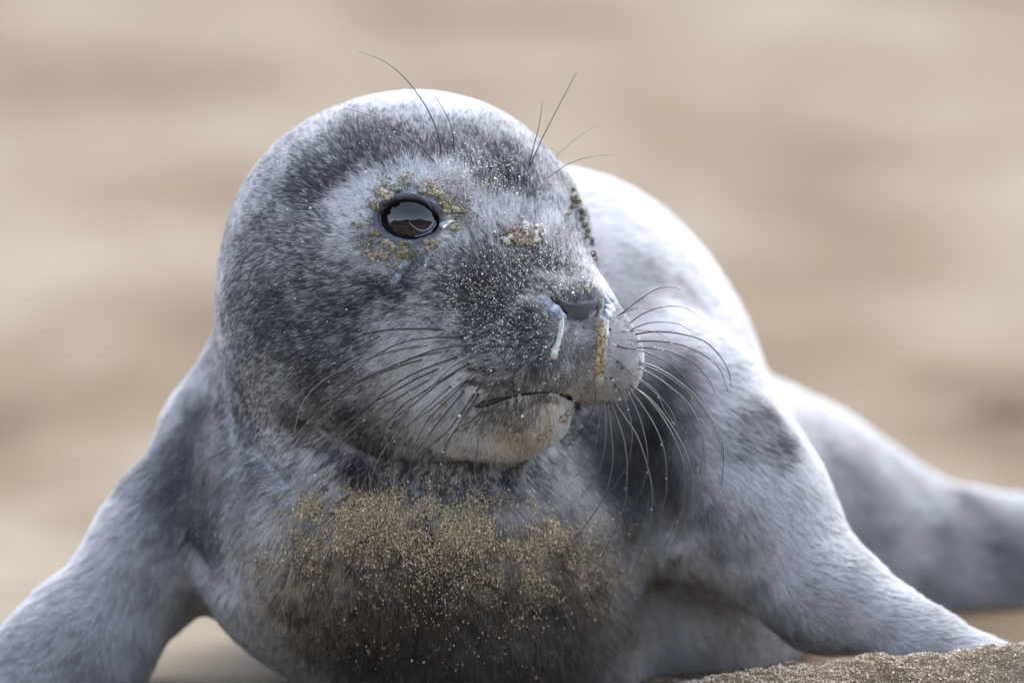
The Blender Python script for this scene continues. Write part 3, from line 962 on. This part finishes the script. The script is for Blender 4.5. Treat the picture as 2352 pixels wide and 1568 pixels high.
# for both eyes v grows downwards in the picture when "up" is negated below
eyeN, axN, upN, eN = make_eye(EYE_N, EYE_DIR, .1)
eyeF, axF, upF, eF = make_eye(EYE_F, HL * .9 + np.array([.25, 0, 0]), .1)

print('axes', axN, upN)
sgu = 1 if axN[0] > 0 else -1; sgv = 1 if upN[1] > 0 else -1
lid_fold('third_eyelid', [(60*sgu, 2*sgv), (48*sgu, 20*sgv), (34*sgu, 27*sgv), (18*sgu, 22*sgv), (2*sgu, 8*sgv)], [3.4, 2.6, .9], M_LID, .5)
lid_fold('third_eyelid', [(62*sgu, 8*sgv), (50*sgu, 26*sgv), (36*sgu, 34*sgv), (16*sgu, 40*sgv)], [3.6, 3.4, 1.5], M_LID, 0)
# ------------------------------------------------------------------ crusts
def Zc(x0, y0, z, pts):
    return [tuple([(x0 + a[0] / z) * .9408, (y0 + a[1] / z) * .9408] + list(a[2:])) for a in pts]
CR = Zc(860, 420, 5.6, [(420,320,80,0),(520,345,60,0),(720,90,42,0),(770,165,34,1),(600,225,60,1),(660,240,40,1),(930,250,62,1),(1000,230,40,1),(1120,220,70,0),(1180,300,60,0),(1230,390,80,2),
    (1300,470,70,2),(1380,520,70,0),(1500,540,70,2),(1250,540,60,0),(1090,310,50,2),(1010,160,50,0),(290,480,66,2),(345,440,42,0),(250,680,50,1),(320,835,62,2),(130,880,34,3),(90,730,28,0),(480,960,64,0),(560,1010,44,0),
    (690,980,48,2),(700,1060,54,0),(735,1140,60,2),(300,1160,70,4),(400,1130,70,4),(460,1170,40,0),(1030,985,56,4),(1100,950,44,4),(1350,770,54,0),(1430,780,34,0),(60,1010,32,0),(220,960,40,3),(440,190,34,0),(350,260,36,0),(200,1080,30,0)])
CRF = Zc(1300, 400, 5.228, [(485,330,28,2),(500,450,52,2),(545,500,52,2),(480,540,36,2),(430,630,32,0),(590,610,44,3),(620,640,36,3),(590,700,36,2),(630,780,40,2),(660,850,42,2),(650,920,36,2),(715,960,36,3),(725,1020,30,3),(735,1150,40,3),(760,1200,40,4)])
CRM = Zc(1060, 760, 4.2375, [(110,950,26,4),(1320,1090,50,4),(1370,1060,46,4),(1400,1030,34,4),(1330,1140,30,4),(1100,1290,40,4),(1160,1260,36,4),(1210,1230,26,0),(1580,605,20,0),(1660,575,18,0),(270,1210,24,0),(1125,730,16,5),(1160,790,14,5),(1085,790,15,5),(1190,855,10,5),(880,790,14,5),(890,860,12,5)])
CRN = Zc(800, 380, 3.36, [(1540,640,60,6),(1600,600,55,5),(1650,650,55,6),(1700,640,50,5),(1560,700,50,0),(1630,720,45,4),(1500,670,40,5),(1720,690,40,5),(1450,700,40,5),(2110,1090,26,0),(2120,1130,18,0),(2190,1090,24,5)])
PAL = [(.36,.32,.24),(.22,.245,.215),(.20,.175,.105),(.14,.145,.135),(.31,.265,.185),(.56,.52,.48),(.28,.20,.17)]
def make_crust(x, y, r, kind, name, q=None, lift=5):
    r = r
    if q is None:
        q, g, ok = on_body([x], [y], lift)
        if not ok[0]: return
        q, g = q[0], g[0]
    a = np.cross(g, [.3, 1, .2]); a /= np.linalg.norm(a); b = np.cross(g, a)
    n = int(np.clip(26 + r * 5, 30, 150))
    sc_ = rng.normal(0, .5, (5, 2)) * r
    pk = sc_[rng.integers(0, 5, n)] + rng.normal(0, .30 * r, (n, 2))
    rr = np.hypot(pk[:, 0], pk[:, 1]); th = np.arctan2(pk[:, 1], pk[:, 0])
    sz = r * rng.uniform(.07, .26, n) + .7
    c = q + (rr * np.cos(th))[:, None] * a + (rr * np.sin(th) * .8)[:, None] * b + g * (rng.random(n) * r * .35)[:, None]
    base = np.array(PAL[kind])
    cols = base * rng.uniform(.55, 1.5, (n, 1)) * rng.uniform(.92, 1.08, (n, 3))
    grains(name, c, sz, cols, seal, M_CRUST, rough=.35)
for x, y, r, k in CR: make_crust(x, y, r / 5.6 * .94, k, 'eye_crust')
for x, y, r, k in CRM: make_crust(x, y, r / 4.2375 * .94, k, 'sand_crust')
for x, y, r, k in CRN: make_crust(x, y, r / 3.36 * .94, k, 'sand_crust', lift=8)
for x, y, r, k in CRF:
    rr0 = r / 5.228 * .94
    n = 70
    rr = rr0 * np.sqrt(rng.random(n)); th = rng.random(n) * 6.28
    hit = [t for t in (trace(body_sdf, [x - dx], [y])[0][0][2] for dx in range(0, 90, 5)) if t < 640]
    c = F(x + 7, y, (hit[0] if hit else 440) - 12) + np.stack([rr * np.cos(th), rr * np.sin(th), rng.normal(0, rr0 * .5, n)], 1)
    cols = np.array(PAL[k]) * rng.uniform(.5, 1.4, (n, 1))
    grains('eye_crust', c, rr0 * rng.uniform(.12, .34, n), cols, seal, M_CRUST, rough=.35)

# ------------------------------------------------------------------ mucus
def wet_run(name, pts, radii, mat, lift=3, flat=.55, seg=12, n=18, wob=.12):
    q, g, ok = on_body([a[0] for a in pts], [a[1] for a in pts], lift)
    q = spline(q, n); gg = spline(g, n); gg /= np.linalg.norm(gg, axis=1)[:, None]
    r = np.interp(np.linspace(0, 1, n), np.linspace(0, 1, len(radii)), radii)
    r = r * (1 + wob * (vnoise(q, 14) - .5) * 2)
    v, f = tube(q, r, seg, (gg, flat))
    return link(name, mesh_py(name, wp(v), f), seal, mat)
M_MUC_BLUE = plain('wet_mucus', (.3, .36, .45), .1, .6, noise=(330, (.13, .16, .22), (.44, .50, .58)), coat=.9, trans=.08)
M_MUC_PALE = plain('pale_mucus', (.50, .55, .46), .15, .6, noise=(300, (.26, .30, .26), (.58, .60, .53)), coat=.9, trans=.05)
M_MUC_TAN = plain('sandy_mucus', (.42, .30, .13), .3, .5, noise=(420, (.20, .13, .06), (.60, .50, .30)), coat=.7, trans=.1)
M_TEAR = plain('tear_film', (.24, .30, .33), .12, .6, noise=(300, (.08, .095, .10), (.30, .36, .40)), coat=.9, trans=.4)
wet_run('nasal_mucus', [(1234,672),(1252,690),(1270,704),(1290,728)], [5,14,14,18,9], M_MUC_BLUE, -1, .38, wob=.45, n=22)
wet_run('nasal_mucus', [(1262,706),(1282,722),(1296,730)], [5,9,5], M_MUC_BLUE, 0, .4, wob=.5)
wet_run('nasal_mucus', [(1291,726),(1289,752),(1282,786),(1274,806),(1271,823)], [4,7,6.5,6,7.5,11,9.5], M_MUC_PALE, 1, .75, wob=.15, n=24)
wet_run('nasal_mucus', [(1389,676),(1401,698),(1399,722),(1390,744)], [6,14,20,15,6], M_MUC_BLUE, -3, .45, wob=.4, n=22)
wet_run('nasal_mucus', [(1386,728),(1381,770),(1377,820),(1375,862)], [6,13,11,13,11,12,9], M_MUC_TAN, 0, .5, wob=.35, n=26)
wet_run('nasal_mucus', [(1396,735),(1392,780),(1388,830),(1383,862)], [6,8,6,5,4], M_MUC_PALE, -1, .5, wob=.3)
wet_run('nasal_mucus', [(1377,858),(1377,872),(1375,886)], [8,12,11,8], M_MUC_PALE, 1, .6, n=12, wob=.3)
wet_run('tear_film', [(940,556),(940,578),(934,600),(922,626),(910,648)], [6,14,9,17,11,15,6], M_TEAR, 1, .28, wob=.5, n=26)
wet_run('tear_film', [(915,622),(900,650),(888,668)], [5,10,4], M_TEAR, -1, .25, wob=.5)
wet_run('tear_film', [(926,608),(918,628),(912,645)], [12,16,12,7], M_TEAR, 2, .3)
wet_run('tear_film', [(952,574),(966,578),(978,570)], [6,9,7,4], M_TEAR, 2, .3)
wet_run('tear_film', [(1012,520),(1032,512),(1052,506)], [8,9,6,3], M_TEAR, 1, .3)
M_NOSE = plain('nose_skin', (.03, .032, .045), .35, .5, noise=(700, (.014, .015, .022), (.06, .065, .09)))
M_MOUTH = plain('mouth_gap', (.022, .012, .008), .5, .4)
M_LIP = plain('lip_skin', (.045, .027, .019), .5, .4)
wet_run('mouth', [(1090,933),(1120,926),(1160,914)], [2,8,7,3.5], M_MOUTH, 3, .6, n=16, wob=.05)
wet_run('mouth', [(1160,914),(1210,904),(1255,899),(1290,905)], [3.5,2.6,4.2,3.4,4.5], M_MOUTH, 2, .6, n=20, wob=.2)
wet_run('mouth', [(1288,905),(1312,912),(1324,930),(1332,940)], [4,6,8,4], M_LIP, 3, .7, n=14, wob=.2)
wet_run('nostril', [(1264,686),(1286,699),(1304,718)], [4,8,9,4], M_MOUTH, -1, .7, n=10)
wet_run('nostril', [(1380,692),(1374,710),(1368,728)], [4,7,7,4], M_MOUTH, -1, .7, n=10)

# ------------------------------------------------------------------ whiskers
M_WH = plain('dark_whisker', (.012, .012, .014), .3, .6)
M_WHP = plain('pale_whisker', (.055, .052, .048), .3, .8)
M_WHM = plain('grey_whisker', (.10, .097, .09), .28, .7)
def zc(x0, y0, z, pts): return [((x0 + a / z) * .9408, (y0 + b / z) * .9408) for a, b in pts]
NEAR = [
 ([(1440,208),(1180,195),(900,212),(700,270),(520,390),(425,590)],1.25,0),
 ([(1545,262),(1300,265),(1080,300),(900,380),(760,490),(690,620)],1.0,0),
 ([(1315,324),(1100,345),(850,410),(600,510),(420,630),(300,790),(235,1035)],1.35,2),
 ([(1635,318),(1430,335),(1250,380),(1040,470),(820,560),(640,660),(520,810),(480,960)],1.0,0),
 ([(1415,366),(1180,410),(900,520),(680,620),(480,790),(310,960),(130,1190),(95,1330)],1.25,1),
 ([(1280,426),(1120,460),(900,540),(720,620),(570,740),(480,980)],1.0,0),
 ([(1500,412),(1300,480),(1120,560),(960,660),(840,770),(650,910),(480,1120)],1.2,0),
 ([(1380,490),(1180,580),(1000,680),(800,790),(600,960),(480,1130)],1.1,0),
 ([(1735,365),(1560,430),(1440,500),(1340,600),(1200,720)],.8,0),
 ([(1595,458),(1400,570),(1200,700),(1050,810),(850,1080),(790,1260)],1.1,0),
 ([(1325,565),(1130,670),(900,810),(700,960),(500,1160),(360,1390)],1.25,1),
 ([(1475,535),(1320,640),(1150,780),(960,900),(740,990)],1.0,0),
 ([(1680,490),(1520,620),(1330,780),(1140,920),(980,1060),(860,1260),(815,1500)],1.15,1),
 ([(1575,590),(1430,730),(1280,880),(1180,1060),(1110,1200)],1.0,0),
 ([(1440,640),(1280,780),(1100,950),(980,1060),(900,1160)],1.1,2),
 ([(1690,610),(1560,790),(1400,1000),(1200,1160),(1110,1330),(1140,1500)],1.0,0),
 ([(1540,680),(1400,850),(1260,1030),(1150,1200),(1105,1400)],1.0,0),
 ([(1790,620),(1660,850),(1500,960),(1400,1100),(1355,1300),(1370,1450)],1.0,0),
 ([(1660,690),(1540,880),(1450,1020),(1380,1180)],.9,0),
 ([(1775,510),(1690,600),(1600,720)],.8,0),
 ([(1775,700),(1690,920),(1640,1150),(1615,1310)],.9,0),
 ([(1875,680),(1878,850),(1885,1000),(1915,1140)],.9,0),
 ([(1940,720),(1990,860),(2030,960)],.6,0),
]
FAR = [
 ([(310,230),(400,160),(500,95),(580,85),(625,100)],.8,0),
 ([(320,222),(380,195),(430,190),(475,195)],.6,0),
 ([(360,270),(440,215),(540,183),(640,187),(715,235)],.8,0),
 ([(370,300),(450,268),(530,260),(610,270),(690,310)],.8,0),
 ([(325,308),(420,302),(500,312),(570,350)],.6,0),
 ([(390,320),(500,308),(620,318),(740,355),(820,430),(865,510),(877,590)],1.2,0),
 ([(398,355),(500,356),(620,372),(740,425),(820,500),(862,612)],1.1,0),
 ([(400,388),(480,392),(580,412),(680,460),(760,545),(802,625)],1.0,0),
 ([(315,385),(400,398),(480,425),(560,465),(630,530),(668,585)],1.0,0),
 ([(405,455),(500,490),(600,550),(700,640),(790,770),(838,900),(830,1080)],1.3,1),
 ([(405,465),(500,505),(600,565),(700,655),(780,770),(825,880),(832,960)],1.25,2),
 ([(405,488),(480,525),(560,580),(650,660),(710,760),(740,880),(722,1030)],1.15,2),
 ([(300,450),(380,520),(450,580),(520,640),(580,720),(615,830)],1.0,1),
 ([(390,530),(450,570),(500,610),(540,700),(600,790)],.8,1),
 ([(360,570),(450,640),(530,740),(600,870),(640,1010),(630,1200),(545,1390)],1.4,1),
 ([(370,580),(470,650),(560,760),(640,900),(678,1050),(660,1230),(575,1390)],1.4,1),
 ([(355,590),(420,670),(500,800),(545,940),(550,1120),(510,1250)],1.25,1),
 ([(345,600),(390,680),(430,790),(455,920),(450,1030),(410,1150)],1.1,1),
 ([(280,655),(340,740),(400,830),(450,970),(480,1130),(460,1320),(390,1505)],1.4,1),
 ([(310,590),(350,680),(375,780),(375,880),(350,990),(260,1130)],.9,1),
 ([(260,655),(310,770),(345,900),(352,1060),(330,1220),(220,1450)],1.35,1),
 ([(250,660),(270,800),(280,960),(240,1130),(120,1315),(30,1392)],1.3,1),
 ([(232,650),(245,780),(235,930),(190,1050),(120,1140)],1.2,1),
 ([(225,650),(212,760),(190,890),(140,990),(82,1046)],1.0,1),
 ([(200,600),(185,690),(130,800),(75,865),(35,900)],.9,0),
 ([(165,590),(150,650),(118,705)],.6,0),
 ([(285,565),(310,640),(335,690)],.8,1),
]
BROW = [  # display coordinates
 ([(1017,360),(1003,300),(975,240),(930,180),(880,140),(822,118)],1.2,0,60),
 ([(1045,355),(1038,300),(1020,255),(995,215)],.9,0,60),
 ([(1005,378),(960,330),(900,290),(840,262),(790,250)],1.0,0,40),
 ([(1000,372),(950,335),(890,305),(828,292)],.7,2,40),
 ([(1215,392),(1225,340),(1238,290),(1246,235)],1.0,0,60),
 ([(1218,385),(1240,330),(1275,260),(1325,165)],1.1,0,60),
 ([(1258,410),(1300,380),(1350,362),(1420,354)],.8,2,60),
 ([(1285,385),(1278,352),(1262,338),(1245,335)],.8,3,30),
 ([(1270,365),(1310,330),(1350,300),(1380,288)],.5,2,60),
 ([(1380,608),(1400,608),(1418,618)],.8,3,30),
]
def whisker(pts2, th, shade, out, name, far=False):
    P = np.array(pts2)
    q, g, ok = on_body([P[0, 0]], [P[0, 1]], 0)
    if not ok[0]: return
    q, g = q[0], g[0]
    n = len(P)
    # the hair leaves the skin, arcs towards the lens and drops back
    seg = np.linalg.norm(np.diff(P, axis=0), axis=1); t = np.concatenate([[0], np.cumsum(seg)]) / seg.sum()
    w = q[2] + (-out) * (1 - (1 - t) ** 2.0) + (0 if not far else 40 * t)
    pts = [q - g * 3]
    for i in range(1, n):
        pts.append(F(P[i, 0], P[i, 1], w[i]))
    c = spline(pts, 30)
    if not far:
        for _ in range(3):                                    # keep it clear of the coat
            d = body_sdf(c)
            m = (d < 12) & (np.arange(len(c)) > 3)
            c[m, 2] -= (14 - d[m])
    tt = np.linspace(0, 1, 30)
    r = th * (1.7, 1.6, 1.6, .9)[shade] * (1 if name == 'whisker' else .75) * (1 - tt ** 1.8 * .62)
    v, f = tube(c, r, 6)
    link(name, mesh_py(name, wp(v), f), seal, (M_WH, M_WHP, M_WHM, M_WHP)[shade])
    return c
WC = []
for pts, th, sh in NEAR: WC.append(whisker(zc(640, 740, 3.136, pts), th, sh, 60, 'whisker'))
for pts, th, sh in FAR: WC.append(whisker(zc(1360, 660, 2.064, pts), th, sh, 50, 'whisker', True))
for pts, th, sh, out in BROW: whisker(pts, th, sh, out, 'brow_whisker', True)
# dark whisker follicles on the near pad
FOL = zc(1060, 760, 4.2375, [(700,428),(848,412),(985,402),(565,405),(425,335),(295,265),(620,603),(755,597),(895,570),(1040,545),(485,578),(360,535),(235,470),(500,742),(650,745),(805,725),(945,685),(200,640),(345,715),(930,215),(1060,190),(770,240),(630,225),(750,830),(130,400),(455,855),(305,830),(165,780)])
FOL += zc(1150, 620, 2.958, [(1060,665),(1055,775),(1010,890),(1000,545),(1090,820),(1040,940)])
for x, y in FOL:
    q, g, ok = on_body([x], [y], 2)
    q, g = q[0], g[0]
    v, f = uv_ball(np.zeros(3), 1, 8, 6)
    a = np.cross(g, [0, 1, 0]); a /= np.linalg.norm(a); b = np.cross(g, a)
    v = q + v[:, :1] * a * 3.4 + v[:, 1:2] * b * 3.0 + v[:, 2:] * g * 4
    link('whisker_follicle', mesh_py('whisker_follicle', wp(v), f), seal, M_WH)

# ------------------------------------------------------------------ sand caught in the coat
def scatter(clusters, lift=(3, 12), patch=0):
    xs, ys = [], []
    for x, y, sx, sy, n in clusters:
        xs.append(rng.normal(x, sx, n)); ys.append(rng.normal(y, sy, n))
    x, y = np.concatenate(xs), np.concatenate(ys)
    q, ok = trace(body_sdf, x, y, n=40)
    q = q[ok]
    g, _ = grad(body_sdf, q); g /= np.linalg.norm(g, axis=1)[:, None] + 1e-9
    b = bare(q) < .5
    if patch: b &= rng.random(len(q)) < np.clip((fbm(q, 46, 3) - .42) * 5 + .35, .06, 1)
    q, g = q[b], g[b]
    return q + g * rng.uniform(lift[0], lift[1], (len(q), 1)), g
HC = [(1140,700,80,60,900),(1240,610,60,40,700),(1200,560,50,25,300),(1180,410,70,40,420),(1090,430,50,30,420),(1060,400,40,25,200),(1200,350,80,50,160),(1000,330,120,50,120),(700,600,110,120,160),
      (760,800,110,100,120),(1160,780,60,40,350),(1330,620,30,40,150),(1050,640,50,50,250),(940,1000,60,30,60),(1100,980,90,30,70),(1240,1000,40,15,70),(650,450,80,60,80),(1300,830,60,60,90),(870,880,90,60,50),
      (900,420,60,30,60),(1420,850,25,40,40),(1325,655,25,10,70),(1100,1110,160,30,60),(1000,1450,200,80,60),(1320,960,30,20,30)]
q, g = scatter(HC)
r = np.exp(rng.normal(.12, .38, len(q)))
cols = np.array([.80, .78, .76]) * rng.uniform(.7, 1.15, (len(q), 1))
warm = rng.random(len(q)) < .2
cols[warm] *= np.array([.85, .66, .42])
o = grains('sand_grain', q, r, cols, seal, M_GRAIN, ico=False); info(o, kind='stuff')
CC = [(880,1165,90,26,2000),(960,1195,130,36,3400),(1100,1215,110,32,2200),(760,1165,60,22,600),(1230,1225,90,32,1100),(1330,1210,60,35,300),(1000,1260,180,45,2400),(1220,1310,120,45,1500),(620,1250,70,40,500),(760,1240,70,40,600),(950,1400,200,80,500)]
q, g = scatter([(a, b, c, d, int(n * 2.4)) for a, b, c, d, n in CC], (2, 17), 1)
r = np.exp(rng.normal(.26, .36, len(q)))
cols = np.array([.68, .54, .36]) * rng.uniform(.45, 1.25, (len(q), 1)) * rng.uniform(.94, 1.06, (len(q), 3))
o = grains('sand_clump', q, r, cols, seal, M_GRAIN, ico=False, stretch=(.75, 1.7, .8)); info(o, kind='stuff')
# grains strung along the whiskers
ws, wr = [], []
for c in WC:
    if c is None: continue
    for k in range(rng.integers(0, 5)):
        i = rng.integers(3, 28); u = rng.random()
        ws.append(c[i] * (1 - u) + c[i + 1] * u + rng.normal(0, .8, 3)); wr.append(math.exp(rng.normal(.4, .35)))
o = grains('whisker_grain', np.array(ws), np.array(wr), np.full((len(ws), 3), .72), seal, M_GRAIN); info(o, kind='stuff')

# fine crumbs matted between the crusts round the eye and down the tear track
ec = [(x, y, 12, 9, 34) for x, y, rr_, k in CR] + [(1040,470,26,18,260),(1075,500,22,10,120),(880,590,26,16,120),(925,600,18,22,90),(860,545,16,24,70),(1010,420,50,18,120),(900,640,18,14,50)]
q, g = scatter(ec, (2, 9))
r = np.exp(rng.normal(.35, .4, len(q)))
cols = np.array([.33, .30, .23]) * rng.uniform(.4, 1.5, (len(q), 1)) * rng.uniform(.92, 1.08, (len(q), 3))
q2, g2 = scatter([(1380,740 + 13 * k,5,9,26) for k in range(10)], (4, 9))
r2 = np.exp(rng.normal(.2, .35, len(q2)))
c2 = np.array([.32, .22, .11]) * rng.uniform(.4, 1.6, (len(q2), 1))
q, r, cols = np.vstack([q, q2]), np.concatenate([r, r2]), np.vstack([cols, c2])
o = grains('crust_crumb', q, r, cols, seal, M_CRUST, ico=False); info(o, kind='stuff')

# ------------------------------------------------------------------ loose sand on the heap, seaweed behind
N = 42000
x = np.where(rng.random(N) < .8, rng.uniform(.05, .34, N), rng.normal(.22, .22, N)); y = rng.normal(.02, .035, N) + rng.normal(0, .05, N) * (rng.random(N) < .3)
z = ground_z(x, y)
r = np.exp(rng.normal(math.log(.00036), .35, N))
cols = np.array([.50, .415, .32]) * rng.uniform(.45, 1.4, (N, 1)) * rng.uniform(.93, 1.07, (N, 3))
o = grains('loose_sand', np.stack([x, y, z + r * .4], 1), r, cols, None, M_GRAIN, conv=lambda v: v, ico=False)
info(o, 'loose damp sand grains heaped in front of the right fore flipper', 'sand', kind='stuff')

def ground_at(px, py):
    d = (F(px, py, 0) @ R_.T * S) + np.array(TARGET) - np.array(CAMLOC)
    t = -CAMLOC.z / d[2]
    return np.array(CAMLOC) + d * t
M_WEED = plain('seaweed', (.28, .2, .13), .8, .2, noise=(60, (.22, .155, .10), (.32, .235, .155)))
def seaweed(px, py, size, label, n=16):
    g = ground_at(px, py)
    g[2] = ground_z(np.array([g[0]]), np.array([g[1]]))[0]
    root = bpy.data.objects.new('seaweed_clump', None); COL.objects.link(root); root.location = g
    info(root, label, 'seaweed', 'seaweed washed up on the sand behind the seal')
    for k in range(n):
        a = rng.random() * 6.28; L = size * rng.uniform(.5, 1.1)
        p0 = np.array([rng.normal(0, size * .2), rng.normal(0, size * .2), size * .06])
        pts = [p0 + np.array([math.cos(a) * L * t, math.sin(a) * L * t, size * (.35 * t * (1 - t) * 3 * rng.uniform(.4, 1)) - size * .04 * t]) + rng.normal(0, size * .06, 3) * t for t in (0, .33, .66, 1)]
        c = spline(pts, 10)
        c[:, 2] = np.maximum(c[:, 2], .004)
        v, f = tube(c, np.interp(np.linspace(0, 1, 10), [0, .3, 1], [.05, .09, .03]) * size, 6, (np.tile([0, 0, 1.0], (10, 1)), .4))
        link('frond', mesh_py('frond', v, f), root, M_WEED)
seaweed(2310, 950, .035, 'small brown seaweed clump on the sand above the seal\'s tail')
print('all', round(_time.time() - _t0, 1))
